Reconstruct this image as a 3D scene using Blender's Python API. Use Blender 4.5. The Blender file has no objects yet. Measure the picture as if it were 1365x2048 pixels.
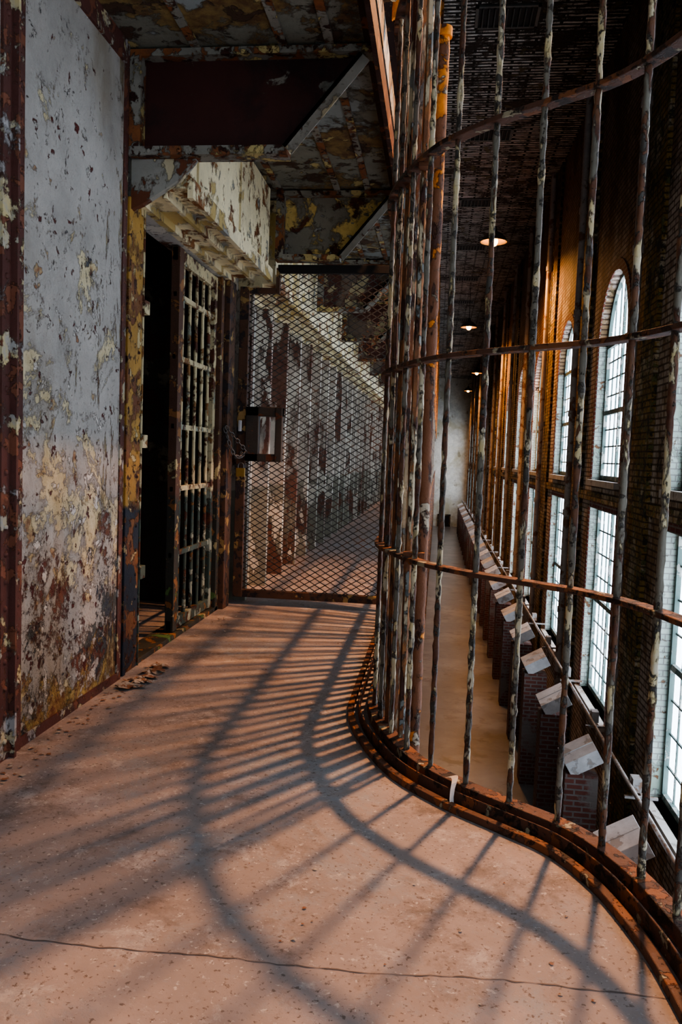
import bpy, math, random
from mathutils import Vector, Matrix
random.seed(7)
R = random.random
def U(a,b): return a+(b-a)*R()

# ------------------------------------------------------------------ materials
def peel(name, base, layers=(), rough=.65, bump=.5, metal=0.0, zsplit=None, brick=None,
         var=.35, vscale=3.0, bdist=.01, spec=.3):
    m = bpy.data.materials.new(name); m.use_nodes = True
    nt = m.node_tree; N = nt.nodes; L = nt.links
    bs = N['Principled BSDF']
    bs.inputs['Roughness'].default_value = rough
    bs.inputs['Metallic'].default_value = metal
    bs.inputs['Specular IOR Level'].default_value = spec
    geo = N.new('ShaderNodeNewGeometry')
    sep = N.new('ShaderNodeSeparateXYZ'); L.new(geo.outputs['Position'], sep.inputs[0])
    def noise(scale, detail=8, ro=.62, stretch=(1,1,1), seed=0., dist=.2):
        mp = N.new('ShaderNodeMapping'); mp.inputs['Location'].default_value = (seed, seed*1.7, seed*.6)
        mp.inputs['Scale'].default_value = stretch
        L.new(geo.outputs['Position'], mp.inputs[0])
        n = N.new('ShaderNodeTexNoise'); n.inputs['Scale'].default_value = scale
        n.inputs['Detail'].default_value = detail; n.inputs['Roughness'].default_value = ro
        n.inputs['Distortion'].default_value = dist
        L.new(mp.outputs[0], n.inputs['Vector']); return n.outputs['Fac']
    def math_(op, a, b=None, c=None):
        n = N.new('ShaderNodeMath'); n.operation = op
        for i, v in enumerate((a, b, c)):
            if v is None: continue
            if isinstance(v, (int, float)): n.inputs[i].default_value = v
            else: L.new(v, n.inputs[i])
        return n.outputs[0]
    def mrange(v, a, b, c=0., d=1.):
        n = N.new('ShaderNodeMapRange'); n.inputs[1].default_value = a; n.inputs[2].default_value = b
        n.inputs[3].default_value = c; n.inputs[4].default_value = d
        L.new(v, n.inputs[0]); return n.outputs[0]
    def mix(fac, a, b, mode='MIX'):
        n = N.new('ShaderNodeMix'); n.data_type = 'RGBA'; n.blend_type = mode
        for idx, v in ((0, fac), (6, a), (7, b)):
            if isinstance(v, (int, float)): n.inputs[idx].default_value = v
            elif isinstance(v, tuple): n.inputs[idx].default_value = (*v, 1)
            else: L.new(v, n.inputs[idx])
        return n.outputs[2]
    col = base; h = None
    if brick:
        ax, bw, bh, c1, c2, mo, ms = brick
        cmb = N.new('ShaderNodeCombineXYZ')
        L.new(sep.outputs[ax[0]], cmb.inputs[0]); L.new(sep.outputs[ax[1]], cmb.inputs[1])
        b = N.new('ShaderNodeTexBrick'); L.new(cmb.outputs[0], b.inputs['Vector'])
        b.inputs['Scale'].default_value = 1; b.inputs['Brick Width'].default_value = bw
        b.inputs['Row Height'].default_value = bh; b.inputs['Mortar Size'].default_value = ms
        b.inputs['Color1'].default_value = (*c1, 1); b.inputs['Color2'].default_value = (*c2, 1)
        b.inputs['Mortar'].default_value = (*mo, 1)
        col = b.outputs['Color']; h = math_('MULTIPLY', b.outputs['Fac'], -1.0)
    if zsplit:
        z0, c = zsplit
        zz = math_('ADD', sep.outputs[2], math_('MULTIPLY', noise(9, 4, seed=3.3), .12))
        col = mix(mrange(zz, z0+.05, z0+.07), c, col)
    v = mrange(noise(vscale, 8, .7, seed=5.), .25, .75, 1-var, 1+var*.6)
    vc = N.new('ShaderNodeCombineXYZ')
    for i in range(3): L.new(v, vc.inputs[i])
    col = mix(1.0, col, vc.outputs[0], 'MULTIPLY')
    for i, ly in enumerate(layers):
        f = noise(ly.get('s', 4), ly.get('d', 9), ly.get('r', .62), ly.get('st', (1,1,1)), ly.get('seed', 11.3*(i+1)), ly.get('dist', .25))
        if 'zb' in ly:
            a, b_, amt = ly['zb']
            f = math_('ADD', f, mrange(sep.outputs[2], a, b_, amt, 0))
        if 'yb' in ly:
            a, b_, amt = ly['yb']
            f = math_('ADD', f, mrange(sep.outputs[1], a, b_, amt, 0))
        w = ly.get('w', .012); t = ly['t']
        mk = mrange(f, t-w, t+w)
        c = ly['c']
        if ly.get('mode') == 'MULTIPLY':
            col = mix(mk, col, c, 'MULTIPLY'); continue
        if 'c2' in ly:
            c = mix(mrange(noise(14, 6, .7, seed=20+i), .4, .6), ly['c'], ly['c2'])
        if ly.get('rim', True):
            rim = mrange(f, t-w*3.2, t-w*.8)
            rim2 = math_('MULTIPLY', rim, math_('SUBTRACT', 1.0, mk))
            col = mix(math_('MULTIPLY', rim2, ly.get('ra', .55)), col, ly.get('rc', (.05,.035,.025)))
        col = mix(mk, col, c)
        if h is None: h = math_('MULTIPLY', mk, -1.0)
        else: h = math_('SUBTRACT', math_('MULTIPLY', h, .8), mk)
    fine = math_('MULTIPLY', noise(60, 5, .7, seed=9.), .35)
    h = fine if h is None else math_('ADD', h, fine)
    bp = N.new('ShaderNodeBump'); bp.inputs['Strength'].default_value = bump
    bp.inputs['Distance'].default_value = bdist
    L.new(h, bp.inputs['Height']); L.new(bp.outputs[0], bs.inputs['Normal'])
    if isinstance(col, tuple): bs.inputs['Base Color'].default_value = (*col, 1)
    else: L.new(col, bs.inputs['Base Color'])
    return m

def emis(name, col, s):
    m = bpy.data.materials.new(name); m.use_nodes = True
    b = m.node_tree.nodes['Principled BSDF']
    b.inputs['Base Color'].default_value = (*col, 1)
    b.inputs['Emission Color'].default_value = (*col, 1); b.inputs['Emission Strength'].default_value = s
    return m

RUST=(.13,.045,.02); RUSTD=(.05,.018,.012); MAR=(.10,.022,.018); CREAM=(.58,.47,.24); GREY=(.33,.33,.31); ORNG=(.42,.15,.03)
M_wall = peel('wall_peeling_paint', (.40,.385,.345), [
    dict(c=(.62,.55,.36), c2=(.50,.43,.25), s=2.6, t=.645, r=.74, zb=(1.45,2.1,.085)),
    dict(c=(.55,.48,.27), c2=(.25,.12,.06), s=9, t=.66, zb=(0,2,.05)),
    dict(c=MAR, c2=(.20,.08,.04), s=3.4, t=.665, r=.8, zb=(.1, 1.5, .12)),
    dict(c=(.025,.035,.065), c2=(.09,.10,.09), s=5, t=.64, r=.78, zb=(0,.9,.14)),
    dict(c=(.45,.34,.12), c2=(.16,.06,.03), s=6, t=.66, r=.78, zb=(0,.4,.20)),
    dict(c=(.62,.60,.55), s=12, t=.63, r=.7, zb=(0,1.5,.06)),
    dict(c=MAR, s=20, t=.665, zb=(0,2.5,.04), seed=51.),
    dict(c=(.03,.03,.03), s=7, t=.685, r=.8, st=(1,1.4,.4), seed=73., w=.006, zb=(2.0,2.6,.02)),
    dict(c=(.66,.58,.47), s=1.3, t=.55, w=.06, mode='MULTIPLY', st=(1,1,.4), seed=33.),
    dict(c=(.16,.07,.04), c2=(.45,.38,.2), s=4, t=.66, r=.8, st=(1,2.4,.5), seed=93., yb=(3.3,2.9,.11))], bump=.9, bdist=.012, rough=.5)
M_strip = peel('rusty_angle_iron', (.10,.038,.03), [
    dict(c=(.50,.42,.22), c2=GREY, s=9, t=.57),
    dict(c=(.18,.07,.04), s=16, t=.56),
    dict(c=(.33,.32,.31), s=5, t=.61)], bump=.8)
M_beam = peel('maroon_beam', (.055,.017,.014), [
    dict(c=(.24,.23,.19), s=6, t=.65), dict(c=(.02,.01,.01), s=3, t=.57, rim=False, w=.06)], bump=.25, rough=.5)
M_beamfar = peel('peeling_far_beam', (.16,.12,.09), [
    dict(c=(.08,.03,.022), s=4, t=.5), dict(c=(.34,.29,.17), s=6, t=.58)], bump=.5)
M_greybeam = peel('grey_yellow_beam', (.22,.21,.17), [
    dict(c=(.72,.55,.19), c2=(.54,.38,.12), s=3.2, t=.48),
    dict(c=RUST, c2=RUSTD, s=7, t=.575), dict(c=(.30,.31,.29), s=13, t=.63)], bump=.8)
M_flange = peel('flange_peeling', (.25,.24,.20), [
    dict(c=(.16,.06,.025), c2=(.24,.09,.03), s=8, t=.52), dict(c=(.50,.40,.17), s=7, t=.58), dict(c=RUSTD, s=18, t=.58)], bump=.9)
M_ceil = peel('tier_ceiling_peeling', (.20,.20,.16), [
    dict(c=(.23,.16,.06), c2=(.11,.06,.028), s=2.6, t=.52, r=.7),
    dict(c=(.44,.36,.16), s=5, t=.61), dict(c=(.07,.04,.025), s=6, t=.58), dict(c=(.25,.28,.27), s=2.3, t=.58)], bump=.9)
M_house = peel('cream_housing', (.84,.74,.47), [
    dict(c=(.14,.05,.02), c2=(.35,.16,.05), s=5, t=.575, r=.72), dict(c=(.52,.39,.15), s=3, t=.58),
    dict(c=(.30,.30,.26), s=8, t=.62)], bump=.7)
M_house_g = peel('grey_cream_plate', (.28,.27,.23), [
    dict(c=RUST, s=9, t=.59), dict(c=(.45,.39,.25), s=6, t=.58)], bump=.7)
M_post = peel('ochre_post', (.38,.22,.05), [
    dict(c=(.20,.09,.03), c2=RUST, s=6, t=.54), dict(c=(.48,.38,.2), s=11, t=.61), dict(c=RUSTD, s=20, t=.60)],
    zsplit=(.74,(.02,.027,.04)), bump=.8)
M_door = peel('cell_door_steel', (.62,.54,.32), [
    dict(c=RUST, c2=RUSTD, s=9, t=.56), dict(c=(.24,.12,.04), s=16, t=.59), dict(c=(.34,.38,.30), s=8, t=.61, seed=77., zb=(.5,.8,.05))],
    zsplit=(.74,(.07,.10,.08)), bump=.8)
M_doorst = peel('cell_door_stile', (.10,.05,.03), [
    dict(c=(.45,.38,.2), s=8, t=.60), dict(c=(.26,.12,.04), s=14, t=.57), dict(c=(.10,.19,.06), s=7, t=.70, seed=61., zb=(.4,.85,.08))],
    zsplit=(.74,(.045,.045,.035)), bump=.8)
M_front = peel('cell_front_steel', (.50,.48,.43), [
    dict(c=(.16,.08,.055), c2=RUST, s=5, t=.60, st=(1,1,.4)), dict(c=(.62,.59,.50), s=8, t=.56)],
    zsplit=(.74,(.27,.29,.26)), bump=.6)
M_fpost = peel('cell_front_pilaster', (.52,.46,.38), [
    dict(c=(.17,.09,.06), c2=(.12,.05,.035), s=4, t=.56, st=(1,1,.3)), dict(c=(.62,.58,.48), s=7, t=.56, st=(1,1,.4))],
    zsplit=(.74,(.28,.27,.21)), bump=.6)
M_bar = peel('flaking_bars', (.17,.16,.125), [
    dict(c=(.15,.07,.033), c2=(.075,.03,.018), s=13, t=.495, st=(1,1,.4)), dict(c=(.50,.42,.22), c2=(.50,.46,.34), s=19, t=.55, st=(1,1,.35)),
    dict(c=(.06,.055,.045), s=26, t=.58)], bump=1.0, bdist=.006, rough=.5)
M_band = peel('rusty_band', (.11,.053,.034), [
    dict(c=(.19,.075,.03), s=10, t=.54), dict(c=(.34,.30,.20), s=14, t=.61), dict(c=(.03,.02,.015), s=18, t=.57)], bump=.8, rough=.55)
M_slat = peel('flaking_slats', (.48,.42,.28), [
    dict(c=(.15,.065,.03), c2=(.28,.12,.04), s=9, t=.48, st=(1,1,.3)), dict(c=RUSTD, s=15, t=.56, st=(1,1,.4)),
    dict(c=(.16,.18,.17), s=9, t=.58)], bump=1.0)
M_litrust = peel('lamplit_rust_pipe', (.18,.075,.035), [  # rust; stronger orange higher up also paints in lamp light from above
    dict(c=(.80,.28,.03), c2=(.50,.16,.02), s=8, t=.59, zb=(2.1,1.5,.14)), dict(c=(.07,.03,.02), s=14, t=.57, st=(1,1,.4)),
    dict(c=(.40,.34,.25), s=12, t=.62)], bump=1.0)
M_mesh = peel('gate_mesh_metal', (.085,.078,.07), [dict(c=(.14,.075,.045), s=12, t=.57)], bump=.4, rough=.45, metal=.3)
M_gfr = peel('gate_frame_metal', (.12,.06,.035), [dict(c=(.38,.24,.09), s=9, t=.57), dict(c=(.04,.03,.03), s=14, t=.55)], bump=.8)
M_lockbox = peel('lock_box_metal', (.065,.055,.045), [dict(c=RUST, s=14, t=.58)], bump=.5)
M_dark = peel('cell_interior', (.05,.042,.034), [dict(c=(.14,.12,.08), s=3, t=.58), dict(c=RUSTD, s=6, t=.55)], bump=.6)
M_floor = peel('walkway_concrete', (.335,.28,.26), [
    dict(c=(.265,.225,.21), s=1.6, t=.51, w=.07, rim=False), dict(c=(.17,.14,.125), s=3.5, t=.59, w=.06, rim=False, r=.78),
    dict(c=(.27,.275,.285), s=2.1, t=.57, w=.06, rim=False, r=.8, seed=81.),
    dict(c=(.41,.37,.35), s=7, t=.60, w=.05, rim=False, r=.8),
    dict(c=(.47,.42,.39), s=75, t=.64, w=.03, rim=False), dict(c=(.15,.12,.105), s=85, t=.62, w=.03, rim=False),
    dict(c=(.10,.075,.06), s=1.1, t=.70, w=.02, rim=False, r=.7)],
    bump=.35, rough=.66, var=.34, bdist=.004, spec=.2)
M_crack = peel('dark_crack', (.12,.095,.085), bump=.3)
M_edge = peel('slab_edge_steel', (.05,.02,.014), [dict(c=(.20,.08,.03), s=7, t=.57)], bump=.7)
M_brickw = peel('painted_brick_wall', (.5,.5,.5), [
    dict(c=(.50,.37,.22), s=1.1, t=.52, st=(1,1,.35), r=.75, w=.04, mode='MULTIPLY'),
    dict(c=(.52,.41,.33), s=.8, t=.62, r=.75, w=.08, mode='MULTIPLY', zb=(6,3,.25), seed=41.),
    dict(c=(.05,.04,.03), s=2.4, t=.62, r=.75),
    dict(c=(.15,.11,.05), s=6, t=.63)],
    brick=((1,2),.24,.085,(.68,.61,.52),(.50,.40,.33),(.17,.12,.09),.013), bump=.9, bdist=.014)
M_pilaster = peel('stained_pilaster', (.5,.5,.5), [
    dict(c=(.62,.46,.16), s=1.3, t=.48, r=.75, w=.03, mode='MULTIPLY'),
    dict(c=(.05,.045,.03), s=5, t=.55, r=.75), dict(c=(.16,.16,.06), s=9, t=.58),
    dict(c=(.55,.46,.36), s=.8, t=.62, r=.75, w=.08, mode='MULTIPLY', zb=(8,5,.25), seed=41.)],
    brick=((1,2),.24,.085,(.58,.49,.34),(.40,.33,.22),(.14,.11,.08),.012), bump=.9)
M_redbrick = peel('red_brick', (.5,.5,.5), [dict(c=(.45,.38,.32), s=5, t=.64)],
    brick=((1,2),.22,.075,(.24,.06,.04),(.16,.045,.035),(.26,.22,.20),.012), bump=.7)
M_redbrick2 = peel('red_brick_pier', (.5,.5,.5), [dict(c=(.15,.125,.11), s=1.3, t=.54, w=.03, rim=False)],
    brick=((0,2),.22,.075,(.15,.05,.035),(.10,.035,.025),(.16,.135,.12),.012), bump=.7)
M_reveal = peel('window_reveal_paint', (.62,.66,.58), [dict(c=(.35,.42,.34), s=3, t=.57), dict(c=(.2,.1,.05), s=6, t=.62)], bump=.6,
    brick=((0,2),.22,.075,(.52,.58,.50),(.42,.49,.43),(.3,.3,.27),.008))
M_sill = peel('stone_sill', (.55,.52,.47), [dict(c=(.3,.25,.2), s=5, t=.6)], bump=.4)
M_wframe = peel('window_frame_paint', (.13,.19,.17), [dict(c=(.35,.36,.32), s=5, t=.55)], bump=.3)
M_glass = emis('frosted_window_glass', (.72,.83,1.0), 7.0)
M_aceil = peel('atrium_ceiling_flaking', (.5,.5,.5), [
    dict(c=(.04,.028,.02), c2=(.07,.042,.028), s=1.1, t=.54, r=.85, w=.012, rim=False),
    dict(c=(.045,.03,.02), s=6, t=.535, r=.8, st=(.4,1.8,1), rim=False),
    dict(c=(.16,.12,.06), s=2.2, t=.62)],
    brick=((0,1),.7,.11,(.97,.92,.84),(.74,.65,.55),(.02,.016,.013),.030), bump=.9, bdist=.03)
M_aconc = peel('atrium_floor_concrete', (.16,.15,.14), [dict(c=(.24,.23,.215), s=.6, t=.55, w=.08, rim=False),
    dict(c=(.10,.085,.075), s=1.7, t=.6, w=.05, rim=False)], bump=.15, rough=.30, var=.2, spec=.5)
M_endw = peel('end_wall_plaster', (.78,.79,.70), [dict(c=(.55,.53,.38), s=.5, t=.56, w=.06, rim=False), dict(c=(.35,.32,.22), s=1.5, t=.63, rim=False, w=.04)], bump=.3)
M_sheet = peel('pale_sheet_metal', (.60,.58,.56), [dict(c=(.38,.33,.29), s=5, t=.6)], bump=.2, rough=.45)
M_pipe = peel('grey_pipe', (.34,.32,.30), [dict(c=(.2,.12,.08), s=6, t=.58)], bump=.3, rough=.45)
M_dpipe = peel('downpipe_paint', (.42,.36,.32), [dict(c=(.2,.1,.06), s=4, t=.58)], bump=.3, rough=.5)
M_black = peel('black_iron', (.015,.013,.012), bump=.3)
M_shade = peel('lamp_enamel', (.10,.10,.09), bump=.1, rough=.4)
M_shadein = peel('lamp_inner_enamel', (.60,.38,.16), bump=.1, rough=.5, var=.1)
M_bulb = emis('lamp_bulb', (1.0,.50,.14), 26)
M_brass = peel('padlock_brass', (.45,.28,.07), bump=.1, rough=.35, metal=.8)
M_steel = peel('chain_steel', (.16,.15,.14), bump=.1, rough=.4, metal=.7)
M_chip = peel('paint_chip', (.36,.33,.29), [dict(c=(.2,.1,.06), s=30, t=.5)], bump=.2)
M_yel = peel('yellow_paint', (.45,.33,.05), [dict(c=(.2,.12,.03), s=6, t=.6)], bump=.2)

# ------------------------------------------------------------------ mesh builder
class MB:
    def __init__(s): s.v=[]; s.f=[]; s.m=[]; s.sm=[]
    def add(s, vs, fs, m=0, sm=False):
        o=len(s.v); s.v += [tuple(p) for p in vs]
        for f in fs: s.f.append([i+o for i in f]); s.m.append(m); s.sm.append(sm)
    def box(s, lo, hi, m=0, rot=None, piv=None):
        vs=[Vector((x,y,z)) for x in (lo[0],hi[0]) for y in (lo[1],hi[1]) for z in (lo[2],hi[2])]
        if rot is not None:
            p=Vector(piv) if piv else (Vector(lo)+Vector(hi))/2
            vs=[rot@(q-p)+p for q in vs]
        s.add(vs,[(0,1,3,2),(4,6,7,5),(0,4,5,1),(2,3,7,6),(0,2,6,4),(1,5,7,3)],m)
    def prism(s, poly, axis, a, b, m=0):
        def mk(p,t):
            if axis==1: return (p[0],t,p[1])
            if axis==0: return (t,p[0],p[1])
            return (p[0],p[1],t)
        n=len(poly); vs=[mk(p,a) for p in poly]+[mk(p,b) for p in poly]
        fs=[tuple(range(n)),tuple(range(2*n-1,n-1,-1))]+[(i,i+n,(i+1)%n+n,(i+1)%n) for i in range(n)]
        s.add(vs,fs,m)
    def tube(s, pts, r, seg=8, m=0, jit=0., closed=False):
        pts=[Vector(p) for p in pts]; n=len(pts); vs=[]; fs=[]
        ref=None
        for i,p in enumerate(pts):
            if closed: t=(pts[(i+1)%n]-pts[i-1])
            else: t=(pts[min(i+1,n-1)]-pts[max(i-1,0)])
            t.normalize()
            if ref is None:
                ref=Vector((1,0,0)) if abs(t.x)<.9 else Vector((0,1,0))
            a=(ref-t*ref.dot(t)).normalized(); b=t.cross(a); ref=a
            rr=r*(1+U(-jit,jit)); ox=U(-jit,jit)*r*.4; oy=U(-jit,jit)*r*.4
            for k in range(seg):
                an=2*math.pi*k/seg; q=rr*(1+U(-jit,jit)*.5)
                vs.append(p+a*(math.cos(an)*q+ox)+b*(math.sin(an)*q+oy))
        for i in range(n if closed else n-1):
            j=(i+1)%n
            for k in range(seg):
                l=(k+1)%seg; fs.append((i*seg+k,i*seg+l,j*seg+l,j*seg+k))
        s.add(vs,fs,m,True)
        if not closed: s.add(vs[:seg],[tuple(range(seg-1,-1,-1))],m); s.add(vs[-seg:],[tuple(range(seg))],m)
    def rod(s,p0,p1,r,seg=8,m=0,jit=0.,step=None):
        p0=Vector(p0);p1=Vector(p1); n=1 if not step else max(1,int((p1-p0).length/step))
        s.tube([p0.lerp(p1,i/n) for i in range(n+1)],r,seg,m,jit)
    def sweep(s,path,sec,m=0,z=0.):
        k=len(sec); vs=[]; fs=[]
        for (x,y,nx,ny) in path:
            for (o,h) in sec: vs.append((x+nx*o,y+ny*o,z+h))
        for i in range(len(path)-1):
            for j in range(k):
                l=(j+1)%k; fs.append((i*k+j,i*k+l,(i+1)*k+l,(i+1)*k+j))
        fs.append(tuple(range(k))); e=(len(path)-1)*k; fs.append(tuple(range(e+k-1,e-1,-1)))
        s.add(vs,fs,m)
    def dome(s,c,r,axis=(0,0,1),seg=8,rings=3,m=0):
        ax=Vector(axis).normalized(); a=ax.orthogonal().normalized(); b=ax.cross(a); c=Vector(c)
        vs=[];fs=[]
        for i in range(rings):
            ph=math.pi/2*i/rings
            for k in range(seg):
                t=2*math.pi*k/seg; vs.append(c+(a*math.cos(t)+b*math.sin(t))*r*math.cos(ph)+ax*r*math.sin(ph)*.7)
        vs.append(c+ax*r*.7)
        for i in range(rings-1):
            for k in range(seg): l=(k+1)%seg; fs.append((i*seg+k,i*seg+l,(i+1)*seg+l,(i+1)*seg+k))
        for k in range(seg): fs.append(((rings-1)*seg+k,(rings-1)*seg+(k+1)%seg,len(vs)-1))
        s.add(vs,fs,m,True)
    def lathe(s,c,prof,seg=20,m=0):
        vs=[];fs=[]
        for (r,z) in prof:
            for k in range(seg):
                t=2*math.pi*k/seg; vs.append((c[0]+r*math.cos(t),c[1]+r*math.sin(t),c[2]+z))
        for i in range(len(prof)-1):
            for k in range(seg): l=(k+1)%seg; fs.append((i*seg+k,i*seg+l,(i+1)*seg+l,(i+1)*seg+k))
        s.add(vs,fs,m,True)
    def obj(s,name,mats,parent=None,bevel=0):
        me=bpy.data.meshes.new(name); me.from_pydata(s.v,[],s.f)
        for m in mats: me.materials.append(m)
        me.polygons.foreach_set('material_index',s.m); me.polygons.foreach_set('use_smooth',s.sm)
        me.update()
        o=bpy.data.objects.new(name,me); bpy.context.scene.collection.objects.link(o)
        if parent: o.parent=parent
        if bevel:
            b=o.modifiers.new('bevel','BEVEL'); b.width=bevel; b.segments=2; b.limit_method='ANGLE'
        return o
def empty(name):
    o=bpy.data.objects.new(name,None); bpy.context.scene.collection.objects.link(o); o.empty_display_size=.1; return o

# ------------------------------------------------------------------ layout
YEND=75.; WX=-1.33; RX=2.8; AF=-5.3; AC=8.4; TZ=2.64
ctrl=[(.50,-2.),(.50,-.5),(.50,.6),(.50,1.2),(.485,1.52),(.462,1.69),(.411,1.878),(.328,2.03),(.21,2.135),(.05,2.27),
      (-.106,2.46),(-.23,2.75),(-.292,3.01),(-.30,3.3),(-.30,3.7),(-.30,4.5)]
path=[]
for i in range(1,len(ctrl)-2):
    p0,p1,p2,p3=[Vector(c) for c in ctrl[i-1:i+3]]
    for k in range(8):
        t=k/8; path.append(.5*((2*p1)+(-p0+p2)*t+(2*p0-5*p1+4*p2-p3)*t*t+(-p0+3*p1-3*p2+p3)*t**3))
path.append(Vector(ctrl[-2]))
P=[Vector(ctrl[0])]+path
for y in (4.5,6,10,20,40): P.append(Vector((-.30,y)))
S=[]
for i,p in enumerate(P):
    t=(P[min(i+1,len(P)-1)]-P[max(i-1,0)]).normalized(); S.append((p.x,p.y,t.y,-t.x))

# walkway floor
m=MB()
for i in range(len(S)-1):
    a,b=S[i],S[i+1]
    ax,ay=a[0]+a[2]*.15,a[1]+a[3]*.15; bx,by=b[0]+b[2]*.15,b[1]+b[3]*.15
    vs=[(-3.4,ay,0),(ax,ay,0),(bx,by,0),(-3.4,by,0),(-3.4,ay,-.14),(ax,ay,-.14),(bx,by,-.14),(-3.4,by,-.14)]
    m.add(vs,[(0,1,2,3),(4,7,6,5)],0); m.add(vs,[(1,5,6,2)],1)
m.obj('floor',[M_floor,M_edge])
# expansion joint crack
m=MB(); pts=[]
x=-1.33
while x<.6: pts.append((x,1.475+.012*math.sin(x*3.1)+.005*math.sin(x*11)+U(-.003,.003)+(x+1.3)*.015,U(.0005,.0022))); x+=.02
vs=[];fs=[]
for (x,y,w) in pts: vs+=[(x,y-w,.0012),(x,y+w,.0012)]
for i in range(len(pts)-1): fs.append((2*i,2*i+2,2*i+3,2*i+1))
m.add(vs,fs); m.obj('floor_expansion_joint',[M_crack])

# ---------------------------------------------------------------- curved bar cage
cage=empty('curved_bar_cage')
OFF=.09
m=MB()
m.sweep(S,[(-.012,0),(.012,0),(.012,.022),(-.012,.022)],0)
m.sweep(S,[(.030,0),(.036,0),(.036,.045),(.030,.045)],0)
m.sweep(S,[(OFF-.025,.012),(OFF+.025,.012),(OFF+.025,.05),(OFF-.025,.05)],0)
m.obj('base_track',[M_band],cage,bevel=.003)
m=MB()
for z in (.67,1.305,1.94,2.58):
    m.sweep(S,[(OFF-.022,z-.007),(OFF+.022,z-.007),(OFF+.022,z+.007),(OFF-.022,z+.007)],0)
m.obj('curved_bands',[M_band],cage,bevel=.003)
off=[Vector((s[0]+s[2]*OFF,s[1]+s[3]*OFF)) for s in S]
def arc(ds,start=0.,ymax=40.,o=0.):
    out=[];d=start;acc=0.
    for i in range(len(off)-1):
        seg=(off[i+1]-off[i]).length
        while d<=acc+seg:
            q=off[i].lerp(off[i+1],(d-acc)/seg)
            t=(off[i+1]-off[i]).normalized()
            q=q+Vector((t.y,-t.x))*o
            if q.y<=ymax: out.append((q,t))
            d+=ds
        acc+=seg
    return out
m=MB()
for q,t in arc(.153,.05):
    near=q.y<5
    m.rod((q.x,q.y,.045),(q.x,q.y,2.64),.0088 if near else .011,10 if near else 6,0,.18 if near else 0,.02 if near else None)
m.obj('vertical_bars',[M_bar],cage)
m=MB()
for q,t in arc(.0765,.05+.038,5.0,.02):
    if q.y<2.66: continue
    a=math.atan2(t.y,t.x)+U(-.25,.25); rot=Matrix.Rotation(a,3,'Z'); w=U(.010,.019)
    m.box((q.x-w,q.y-.006,.03),(q.x+w,q.y+.006,2.62),0,rot)
m.obj('flat_slats',[M_slat],cage)
m=MB(); m.rod((-.04,2.67,.0),(-.04,2.67,2.34),.020,14,0,.08,.04); m.rod((-.04,2.67,2.34),(-.04,2.67,2.37),.027,14,0)
m.rod((-.09,2.86,.0),(-.09,2.86,2.6),.014,10,1,.12,.04)
m.box((-.10,2.61,1.92),(-.03,2.65,1.96),0); m.box((-.10,2.61,.65),(-.03,2.65,.69),0)
m.obj('rusty_corner_pipe',[M_litrust,M_slat],cage)

# other tiers: slabs, bars
m=MB(); mb=MB()
m.box((-3.4,-2,-2.78),(-.28,YEND,-2.64),0)
m.box((-3.4,-2,5.29),(-.28,YEND,5.42),0)
for (z0,z1) in ((-2.64,-.14),(2.78,5.29),(5.42,7.9),(AF,-2.78)):
    y=3.1 if z0>0 else 6.
    while y<50:
        mb.rod((-.25,y,z0),(-.25,y,z1),.013,6); y+=.155
    for fz in (.25,.5,.75):
        zz=z0+(z1-z0)*fz; mb.box((-.262,3.0 if z0>0 else 6,zz-.02),(-.238,YEND,zz+.02),1)
    y=3.4 if z0>0 else 6.4
    while y<YEND:
        mb.rod((-.235,y,z0),(-.235,y,z1),.03,8,2,.05,.1); y+=1.85
m.obj('tier_walkway_slabs',[M_edge])
mb.obj('tier_railing_bars',[M_bar,M_band,M_litrust])

# ---------------------------------------------------------------- ceiling of our tier with cantilever brackets
m=MB()
m.box((-3.4,-2,TZ),(-.29,YEND,TZ+.13),0)
for sx in (-1.05,-.69,-.5):
    m.box((sx-.018,-2,TZ-.010),(sx+.018,40,TZ),1)
m.box((-.315,-2,TZ-.11),(-.295,YEND,TZ+.14),2); m.box((-.36,-2,TZ-.009),(-.295,YEND,TZ),2)
m.obj('ceiling',[M_ceil,M_flange,M_edge])
k=0; y=3.30; beams=[]
while y<40:
    beams.append(y)
    xl=-1.328 if k==0 else -1.07
    web=[(xl,2.24),(-.66,2.24),(-.37,2.585),(-.37,2.625),(xl,2.625)]
    m=MB()
    m.prism(web,1,y-.004+.03,y+.004+.03,0 if k!=1 else 1)
    m.box((xl,y-.035,2.205),(-.66,y+.055,2.24),2)
    m.box((xl,y-.03,2.60),(-.33,y+.055,2.628),2)
    d=Vector((.30,0,.355)); L_=d.length; ang=-math.atan2(d.z,d.x)
    rot=Matrix.Rotation(ang,3,'Y'); c=Vector((-.52,y-.012,2.405))
    m.box((c.x-L_/2,y-.05,c.z-.008),(c.x+L_/2,y+.04,c.z+.008),3,rot)
    m.box((c.x-L_/2,y-.05,c.z-.045),(c.x+L_/2,y-.042,c.z+.008),3,rot,c)
    m.box((xl,y-.03,2.24),(xl+.05,y+.03,2.6),2)
    for i in range(9 if k==0 else 5): m.dome((-1.24+(0 if k==0 else .22)+i*.065,y-.035,2.222),.010,(0,-1,0),6,2,2)
    m.obj('cantilever_beam',[M_beam if k<2 else M_beamfar,M_greybeam,M_flange,M_house_g],bevel=0)
    y+=1.75; k+=1

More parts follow.
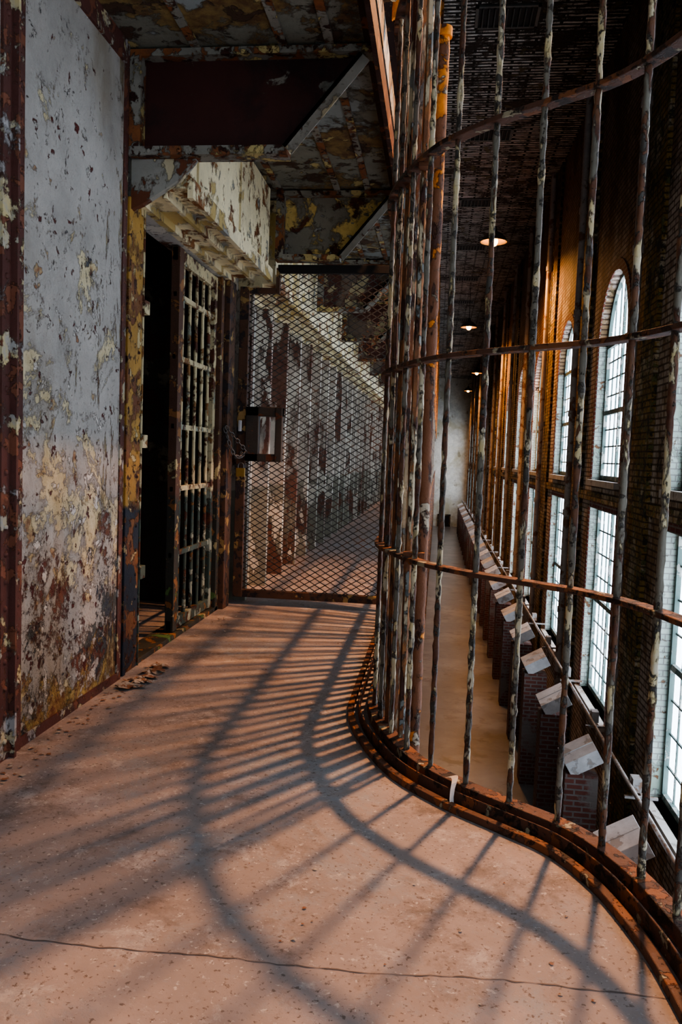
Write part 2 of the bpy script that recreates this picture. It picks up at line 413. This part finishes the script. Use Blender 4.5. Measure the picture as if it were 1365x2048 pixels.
# ---------------------------------------------------------------- left wall near
m=MB()
m.box((WX-.12,-2,0),(WX,3.26,TZ),0)
m.obj('wall_left',[M_wall])
m=MB()
for (a,b) in ((.55,.66),(2.30,2.425)):
    m.box((WX,a,0),(WX+.010,b,TZ),0); m.box((WX,(a+b)/2-.012,0),(WX+.030,(a+b)/2+.0,TZ),0)
    z=.06
    while z<TZ-.05:
        m.dome((WX+.010,a+.025,z),.010,(1,0,0),8,3,0); m.dome((WX+.010,b-.025,z),.010,(1,0,0),8,3,0); z+=.085
m.box((WX,3.225,0),(WX+.006,3.262,TZ),1); m.box((WX-.12,3.26,0),(WX+.006,3.266,TZ),1)
m.box((WX,-2,TZ-.09),(WX+.012,3.225,TZ),0); m.box((WX,-2,0),(WX+.006,3.225,.035),0)
m.obj('wall_angle_irons',[M_strip,M_strip])

# lintel + housing
m=MB()
m.box((-1.46,3.36,2.05),(-1.35,YEND,TZ-.002),0)
prof=[(-1.35,2.63),(-1.35,2.05),(-1.315,2.05),(-1.315,2.085),(-1.21,2.085),(-1.21,2.06),(-1.19,2.06),(-1.19,2.10),
      (-1.10,2.10),(-1.10,2.06),(-1.075,2.06),(-1.075,2.14),(-1.105,2.16),(-1.105,2.63)]
m.prism(prof,1,3.36,5.0,1)
m.prism(prof,1,5.22,40,1)
z=3.5
while z<5: m.box((-1.105,z,2.16),(-1.095,z+.012,2.62),1); z+=.75
m.obj('door_track_housing',[M_front,M_house])
m=MB(); m.prism([(-1.328,2.203),(-1.328,2.0),(-1.28,2.02),(-1.12,2.12),(-1.05,2.203)],1,3.31,3.345,0)
m.obj('track_end_gusset',[M_house_g])

# ---------------------------------------------------------------- cell interiors
m=MB()
m.box((-3.45,-2,0),(-3.4,YEND,TZ),0)
y=3.17
while y<40:
    m.box((-3.4,y,0),(-1.47,y+.05,TZ),0); y+=1.85
m.box((-1.50,41,0),(-1.46,YEND,TZ),0)
m.box((-1.50,3.0,TZ+.14),(-1.40,YEND,AC),0); m.box((-1.50,3.0,AF),(-1.40,YEND,-.14),0)
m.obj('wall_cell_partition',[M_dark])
m=MB()
m.box((-3.3,3.4,.55),(-2.0,4.1,.60),0)
for (x,yy) in ((-3.25,3.45),(-2.05,3.45),(-3.25,4.05),(-2.05,4.05)): m.rod((x,yy,0),(x,yy,1.5),.018,8)
m.box((-3.3,3.4,1.35),(-2.0,4.1,1.39),0)
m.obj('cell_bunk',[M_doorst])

# near cell front
m=MB()
m.box((-1.45,3.268,0),(-1.336,3.485,2.05),0)
m.box((-1.336,3.30,0),(-1.326,3.33,2.05),0)
m.box((-1.375,3.487,0),(-1.330,3.495,2.05),1); m.box((-1.375,3.495,0),(-1.366,3.54,2.05),1)
m.box((-1.44,4.80,0),(-1.34,4.86,2.05),2); m.box((-1.38,4.88,0),(-1.31,5.02,2.05),3)
m.box((-1.47,3.49,0),(-1.34,4.9,.025),2)
for z in (.4,1.0,1.6):
    m.box((-1.366,3.488,z),(-1.325,3.55,z+.06),1)
z=.1
while z<2.: m.dome((-1.336,3.45,z),.010,(1,0,0),8,3,0); z+=.11
m.obj('cell_door_frame',[M_post,M_door,M_doorst,M_gfr],bevel=.003)
def door(mb,x,y0,y1,nb,seg=8,jit=.1):
    mb.box((x-.02,y0,.03),(x+.025,y0+.07,2.04),1); mb.box((x-.02,y1-.05,.03),(x+.02,y1,2.04),0)
    mb.box((x-.015,y0,.03),(x+.015,y1,.09),0); mb.box((x-.015,y0,1.97),(x+.015,y1,2.04),0)
    for z in (.44,.79,1.12,1.48,1.80):
        mb.box((x-.008,y0,z-.014),(x+.012,y1,z+.014),0)
    for i in range(nb):
        yy=y0+.07+(y1-y0-.12)*(i+.5)/nb
        mb.rod((x,yy,.05),(x,yy,2.0),.011,seg,0,jit,.05 if jit else None)
m=MB(); door(m,-1.385,4.06,4.79,5); m.obj('barred_cell_door',[M_door,M_doorst],bevel=.002)
m=MB(); y=5.22
while y<40:
    m.box((-1.45,y,0),(-1.25,y+.05,2.05),2)
    m.box((-1.42,y+.05,0),(-1.34,y+.12,2.05),0)
    door(m,-1.39,y+.12,y+.62,4,6,0)
    y+=.62
m.obj('cell_front_row',[M_front,M_front,M_fpost])

# ---------------------------------------------------------------- mesh gate
gate=empty('mesh_gate'); GY=5.10; gx0,gx1=-1.27,-.235
m=MB()
m.box((-1.30,GY-.025,.05),(gx0+.03,GY+.025,2.05),0)
m.box((gx1-.03,GY-.02,.05),(gx1,GY+.02,2.18),0)
m.box((gx0,GY-.02,.05),(gx1,GY+.02,.10),0)
m.box((-1.06,GY-.02,2.14),(gx1,GY+.02,2.19),1)
m.box((gx0,GY-.02,2.01),(-1.06,GY+.02,2.045),0)
m.box((-1.07,GY-.02,2.01),(-1.045,GY+.02,2.17),0)
m.obj('frame',[M_gfr,M_black],gate,bevel=.003)
m=MB(); dx,dz=.034,.0205; nx=int((gx1-gx0)/dx); nz=int(2.1/dz)
for i in range(nx):
    for j in range(nz):
        x0=gx0+i*dx; x1=x0+dx; zc=.09+j*dz
        if (i+j)%2==0: za,zb=zc,zc+dz
        else: za,zb=zc+dz,zc
        xm=(x0+x1)/2; zt=2.16 if xm>-1.06 else 2.03
        if max(za,zb)>zt: continue
        if -1.21<xm<-1.03 and .95<zc<1.27: continue
        w=.0032; t=.0022
        vs=[(x0,GY-t,za-w),(x1,GY-t,zb-w),(x1,GY-t,zb+w),(x0,GY-t,za+w),(x0,GY+t,za-w),(x1,GY+t,zb-w),(x1,GY+t,zb+w),(x0,GY+t,za+w)]
        m.add(vs,[(0,1,2,3),(5,4,7,6),(3,2,6,7),(1,0,4,5)],0)
m.obj('diamond_mesh',[M_mesh],gate)
m=MB()
m.box((-1.24,GY-.035,1.23),(-1.00,GY+.02,1.29),0); m.box((-1.24,GY-.035,.94),(-1.02,GY+.02,.99),0)
m.box((-1.045,GY-.04,.94),(-1.00,GY+.02,1.29),0); m.box((-1.24,GY-.035,.94),(-1.155,GY+.02,1.29),0)
m.box((-1.285,GY-.05,1.13),(-1.265,GY-.03,1.20),1)
m.obj('lock_box',[M_lockbox,M_sheet],gate,bevel=.004)

# chain + padlock
m=MB()
def link(c,d,rot):
    d=Vector(d).normalized(); a=d.orthogonal().normalized(); a.rotate(Matrix.Rotation(rot,3,d))
    pts=[]
    for k in range(12):
        t=2*math.pi*k/12; pts.append(Vector(c)+d*math.cos(t)*.020+a*math.sin(t)*.011)
    m.tube(pts,.0038,6,0,0,True)
A=Vector((-1.335,4.83,1.15)); B=Vector((-1.25,5.04,1.0)); n=11
pp=[A.lerp(B,i/n)+Vector((.02,0,-.10*math.sin(math.pi*i/n))) for i in range(n+1)]
for i in range(n): link((pp[i]+pp[i+1])/2,pp[i+1]-pp[i],(i%2)*math.pi/2)
for i in range(8):
    c=A.lerp(B,(i+.5)/8)+Vector((.03,-.01,.0)); link(c,B-A,(i%2)*math.pi/2)
link(B+Vector((0,-.02,-.02)),(0,0,1),0)
m.obj('chain',[M_steel])
m=MB(); c=B+Vector((-.0,-.03,-.13))
m.box((c.x-.028,c.y-.012,c.z-.03),(c.x+.028,c.y+.012,c.z+.025),0)
m.tube([(c.x+.018,c.y,c.z+.02)]+[(c.x+.018*math.cos(math.pi*i/8),c.y,c.z+.04+.018*math.sin(math.pi*i/8)) for i in range(9)]+[(c.x-.018,c.y,c.z+.02)],.005,8,1)
m.obj('padlock',[M_brass,M_steel],bevel=.004)

# paint chips on the floor
m=MB()
def chip(x,y,z,r,curl=.3):
    n=random.randint(4,7); a0=U(0,6.28); vs=[]
    for k in range(n):
        a=a0+2*math.pi*k/n; rr=r*U(.5,1.2); vs.append((x+rr*math.cos(a),y+rr*math.sin(a),z+U(.0,r*curl)))
    m.add(vs,[tuple(range(n))],0)
for i in range(150): chip(WX+.03+abs(random.gauss(0,.06)),U(1.2,3.2),.002,U(.003,.012))
for i in range(50): chip(U(-1.28,-1.18),U(3.12,3.5),.003,U(.01,.035),.6)
for i in range(55): chip(U(-1.2,-.4),U(1.2,4.8),.002,U(.002,.006))
for i in range(30): chip(U(-.4,.35),U(1.2,1.9),.002,U(.002,.007))
for i in range(14): chip(U(-1.27,-1.1),U(4.1,4.9),.003,U(.008,.02),.8)
m.obj('paint_chips',[M_chip])
m=MB()
s0=min(S,key=lambda s:(s[0]-.02)**2+(s[1]-2.3)**2)
b0=Vector((s0[0]+s0[2]*.06,s0[1]+s0[3]*.06,.06)); vs=[];fs=[]
for k in range(8):
    t=k/7; c=b0+Vector((.02*t+.01*math.sin(5*t),-.09*t,.035*math.sin(math.pi*t)-.055*t)); w=.012*(1-.6*t)
    vs+=[(c.x-w,c.y-.004,c.z),(c.x+w,c.y+.006,c.z+.004)]
for k in range(7): fs.append((2*k,2*k+1,2*k+3,2*k+2))
m.add(vs,fs); m.obj('curled_paint_flake',[M_sheet],cage)

# ---------------------------------------------------------------- atrium
m=MB(); m.box((-3.4,-8,AF-.1),(3.3,YEND,AF),0); m.obj('floor_atrium',[M_aconc])
m=MB(); m.box((-3.4,-2,AC),(3.3,YEND,AC+.1),0); m.obj('ceiling_atrium',[M_aceil])
y=14.1
while y<70:
    m=MB(); m.box((.3,y-.35,AC-.03),(1.35,y-.30,AC),0); m.box((.3,y+.30,AC-.03),(1.35,y+.35,AC),0)
    m.box((.3,y-.35,AC-.03),(.35,y+.35,AC),0); m.box((1.30,y-.35,AC-.03),(1.35,y+.35,AC),0)
    m.box((.35,y-.3,AC-.006),(1.3,y+.3,AC-.001),1)
    for i in range(9): m.rod((.42+i*.1,y-.3,AC-.04),(.42+i*.1,y+.3,AC-.04),.012,6,0)
    m.obj('ceiling_vent_grate',[M_shade,M_black]); y+=4.9
m=MB(); m.box((-3.4,YEND,AF),(3.3,YEND+.2,AC),0)
m.obj('wall_end',[M_endw])
m=MB(); m.box((.2,YEND-.12,AF),(.35,YEND-.002,AF+1.1),0); m.box((1.25,YEND-.12,AF),(1.4,YEND-.002,AF+1.1),0); m.box((.2,YEND-.12,AF+1.0),(1.4,YEND-.002,AF+1.15),0)
m.box((.35,YEND-.05,AF),(1.25,YEND-.01,AF+1.0),1); m.obj('door_1',[M_doorst,M_black])

# right wall
m=MB(); tr=MB(); HW=1.1; X0,X1=RX,RX+.32; GX=RX+.17
cs=[]; c=13.9-4.9*4
while c<YEND-1: cs.append(c); c+=4.9
LZ0,LZ1,UZ0,UZS=-3.1,.22,.72,3.1
for c in cs:
    a,b=c-2.45,c+2.45
    b=min(b,YEND)
    if b>YEND-1: b=YEND
    m.box((X0,a,AF),(X1,c-HW,AC),0)
    if b>c+HW: m.box((X0,c+HW,AF),(X1,b,AC),0)
    m.box((X0,c-HW,AF),(X1,c+HW,LZ0),0); m.box((X0,c-HW,LZ1),(X1,c+HW,UZ0),0)
    n=14
    for i in range(n):
        t0=math.pi*i/n; t1=math.pi*(i+1)/n
        y0,z0=c-HW*math.cos(t0),UZS+HW*math.sin(t0); y1,z1=c-HW*math.cos(t1),UZS+HW*math.sin(t1)
        m.prism([(y0,z0),(y1,z1),(y1,AC),(y0,AC)],0,X0,X1,0)
        r=HW+.18
        q0=(c-r*math.cos(t0),UZS+r*math.sin(t0)); q1=(c-r*math.cos(t1),UZS+r*math.sin(t1))
        tr.prism([(y0,z0),(y1,z1),q1,q0],0,X0-.02,X0+.0,0)
    for sgn in (-1,1):
        e=c+sgn*HW; f=c+sgn*(HW+.16); lo,hi=min(e,f),max(e,f)
        tr.box((X0-.02,lo,UZ0),(X0,hi,UZS),0); tr.box((X0-.02,lo,LZ0),(X0,hi,LZ1),0)
        g=c+sgn*(HW-.012); lo,hi=min(e,g),max(e,g)
        tr.box((X0-.005,lo,UZ0),(GX,hi,UZS),1); tr.box((X0-.005,lo,LZ0),(GX,hi,LZ1),1)
    tr.box((X0-.02,c-HW,LZ1),(X0,c+HW,LZ1+.12),0)
    tr.box((X0-.10,c-HW-.08,LZ0-.10),(GX,c+HW+.08,LZ0),2); tr.box((X0-.10,c-HW-.08,UZ0-.10),(GX,c+HW+.08,UZ0),2)
m.obj('wall_right',[M_brickw]); tr.obj('trim_1',[M_redbrick,M_reveal,M_sill])
m=MB()
for c in cs:
    y=c+2.45
    if y<YEND-.5: m.box((X0-.06,y-.5,AF),(X0,y+.5,AC),0)
m.obj('wall_pilaster_row',[M_pilaster])
m=MB(); m.box((X0-.05,-8,.34),(X0,YEND,.50),0); m.obj('trim_2',[M_pilaster])
def window_mesh(kind):
    w=MB(); gx=GX
    z0=LZ0 if kind=='low' else UZ0; z1=LZ1 if kind=='low' else UZS
    if kind=='low': w.box((gx+.02,-HW,z0),(gx+.03,HW,z1),1)
    else:
        poly=[(-HW,z0),(HW,z0)]+[(HW*math.cos(math.pi*i/16),UZS+HW*math.sin(math.pi*i/16)) for i in range(17)]
        w.prism(poly,0,gx+.02,gx+.03,1)
    for yy in (-HW,HW-.07): w.box((gx-.04,yy,z0),(gx+.02,yy+.07,z1),0)
    w.box((gx-.04,-HW,z0),(gx+.02,HW,z0+.08),0); w.box((gx-.04,-HW,z1-.05),(gx+.02,HW,z1+.03),0)
    w.box((gx-.03,-HW,(z0+z1)/2-.04),(gx+.02,HW,(z0+z1)/2+.04),0)
    w.box((gx-.02,-.03,z0),(gx+.02,.03,z1),0)
    for yy in (-.73,-.37,.37,.73): w.box((gx+.0,yy-.012,z0),(gx+.02,yy+.012,z1+(0 if kind=='low' else math.sqrt(HW*HW-yy*yy))),0)
    if kind!='low': w.box((gx-.02,-.03,z1),(gx+.02,.03,z1+HW),0)
    nr=8
    for i in range(1,nr): zz=z0+(z1-z0)*i/nr; w.box((gx+.0,-HW,zz-.012),(gx+.02,HW,zz+.012),0)
    if kind!='low':
        for i in range(16):
            t0=math.pi*i/16;t1=math.pi*(i+1)/16; r=HW-.06
            w.prism([(HW*math.cos(t0),UZS+HW*math.sin(t0)),(HW*math.cos(t1),UZS+HW*math.sin(t1)),(r*math.cos(t1),UZS+r*math.sin(t1)),(r*math.cos(t0),UZS+r*math.sin(t0))],0,gx-.04,gx+.02,0)
    return w
wl=window_mesh('low').obj('window_1',[M_wframe,M_glass]); wu=window_mesh('up').obj('window_2',[M_wframe,M_glass])
wl.location.y=cs[0]; wu.location.y=cs[0]; n=3
for c in cs[1:]:
    for src in (wl,wu):
        o=bpy.data.objects.new('window_%d'%n,src.data); o.location.y=c; bpy.context.scene.collection.objects.link(o); n+=1
for c in cs:
    y=c-2.1
    m=MB(); m.rod((X0-.15,y,AF),(X0-.15,y,AC),.065,12,0)
    for z in (-4,-2,0,2,4,6): m.rod((X0-.15,y,z-.06),(X0-.15,y,z+.06),.082,12,0)
    m.obj('downpipe',[M_dpipe])
y=5.8
while y<70:
    p=empty('radiator_pier')
    m=MB(); m.box((1.85,y-.20,AF),(2.28,y+.20,-3.10),0); m.obj('brick_pier',[M_redbrick2],p)
    m=MB(); rot=Matrix.Rotation(math.radians(-30),3,'Y')@Matrix.Rotation(math.radians(12),3,'X')
    m.box((1.84,y-.21,-3.01),(2.30,y+.21,-2.79),0,rot); m.box((1.84,y-.012,-2.792),(2.30,y+.012,-2.782),0,rot,(2.07,y,-2.90))
    m.obj('sheet_metal_hood',[M_sheet],p,bevel=.01)
    y+=2.5
m=MB()
for (x,z) in ((2.39,-2.72),(2.46,-2.84)): m.rod((x,-2,z),(x,YEND,z),.022,10,0)
y=7.
while y<70:
    m.box((2.35,y-.02,-2.90),(RX-.07,y+.02,-2.87),0); m.box((2.42,y-.08,-2.80),(2.52,y+.08,-2.64),0); y+=2.5
m.obj('heating_pipes',[M_pipe])
m=MB()
for xx in (1.5,1.8): m.rod((xx-.25,9.3,AF),(xx,9.8,-3.6),.025,8,0)
for i in range(6): t=(i+.5)/6; m.box((1.5-.25*(1-t),9.3+.5*t-.03,AF+1.7*t-.02),(1.8-.25*(1-t),9.3+.5*t+.03,AF+1.7*t+.02),0)
m.obj('yellow_ladder',[M_yel])

# ---------------------------------------------------------------- lamps
def lamp(x,y,z,power,drop=True,soft=.08):
    p=empty('hanging_dome_lamp'); k=1.35
    m=MB()
    m.lathe((x,y,z),[(.03*k,.30*k),(.05*k,.28*k),(.06*k,.20*k),(.16*k,.15*k),(.24*k,.06*k),(.26*k,0)],20,0)
    m.lathe((x,y,z),[(.26*k,0),(.25*k,0),(.22*k,.05*k),(.15*k,.13*k),(.05*k,.18*k),(.001,.18*k)],20,1)
    m.obj('shade',[M_shade,M_shadein],p)
    m=MB()
    if drop: m.rod((x,y,z+.28*k),(x,y,AC),.012,6)
    else: m.tube([(x,y,z+.28*k),(x,y,z+.5),(x+.2,y,z+.65),(RX,y,z+.65)],.02,8)
    m.obj('stem',[M_black],p)
    m=MB(); m.lathe((x,y,z+.03),[(.001,-.15),(.07,-.12),(.11,-.05),(.11,.02),(.07,.10),(.03,.14)],14,0); m.obj('bulb',[M_bulb],p)
    ld=bpy.data.lights.new('lamp_light','SPOT'); ld.energy=power; ld.color=(1.0,.45,.14); ld.shadow_soft_size=soft; ld.spot_size=math.radians(160); ld.spot_blend=.75
    lo=bpy.data.objects.new('light',ld); lo.location=(x,y,z-.22); bpy.context.scene.collection.objects.link(lo); lo.parent=p
lamp(1.2,21.7,6.7,1900)
lamp(1.08,35.5,6.7,1900)
lamp(2.3,54.,6.7,900,False)
lamp(2.25,68.,6.7,700,False)
# floodlight on a wall arm, aimed at the walkway
fl=empty('wall_arm_floodlight'); pos=Vector((1.15,4.6,4.8)); tgt=Vector((-.45,3.0,0)); dr=(tgt-pos).normalized()
q=dr.to_track_quat('-Z','Y')
m=MB(); m.lathe((0,0,0),[(.001,.26),(.05,.25),(.07,.16),(.15,.06),(.20,.0)],24,0); m.lathe((0,0,0),[(.20,.0),(.19,.0),(.14,.05),(.06,.15),(.001,.17)],24,1)
o=m.obj('reflector_housing',[M_shade,M_shadein],fl); o.location=pos; o.rotation_mode='QUATERNION'; o.rotation_quaternion=q
m=MB(); m.tube([pos-dr*.24,pos-dr*.3+Vector((.05,0,.1)),Vector((1.6,4.7,5.3)),Vector((RX,4.7,5.3))],.022,10); m.obj('arm',[M_black],fl)
ld=bpy.data.lights.new('flood_light','SPOT'); ld.energy=1800; ld.color=(1.0,.48,.22); ld.shadow_soft_size=.085; ld.spot_size=math.radians(112); ld.spot_blend=.5
lo=bpy.data.objects.new('light',ld); lo.location=pos+dr*.10; lo.rotation_mode='QUATERNION'; lo.rotation_quaternion=q; bpy.context.scene.collection.objects.link(lo); lo.parent=fl

# world: overcast sky ambience
w=bpy.data.worlds.new('overcast_sky'); bpy.context.scene.world=w; w.use_nodes=True
bg=w.node_tree.nodes['Background']; bg.inputs[0].default_value=(.68,.83,1.0,1); bg.inputs[1].default_value=1.15

# ---------------------------------------------------------------- camera
cam=bpy.data.cameras.new('camera'); co=bpy.data.objects.new('camera',cam); bpy.context.scene.collection.objects.link(co)
yw,pt,rl=math.radians(6.76),math.radians(4.07),.0355
F=Vector((-math.sin(yw)*math.cos(pt),math.cos(yw)*math.cos(pt),-math.sin(pt)))
R0=Vector((math.cos(yw),math.sin(yw),0)); U0=R0.cross(F)
Rr=R0*math.cos(rl)+U0*math.sin(rl); Ur=U0*math.cos(rl)-R0*math.sin(rl)
mt=Matrix((Rr,Ur,-F)).transposed().to_4x4(); mt.translation=Vector((0,0,1.0))
co.matrix_world=mt
cam.sensor_fit='VERTICAL'; cam.sensor_height=36; cam.lens=1600/2048*36; cam.clip_start=.02; cam.clip_end=300
bpy.context.scene.camera=co
sc=bpy.context.scene
try:
    sc.view_settings.view_transform='AgX'; sc.view_settings.look='AgX - Medium High Contrast'; sc.view_settings.exposure=.0
except Exception as e: print(e)
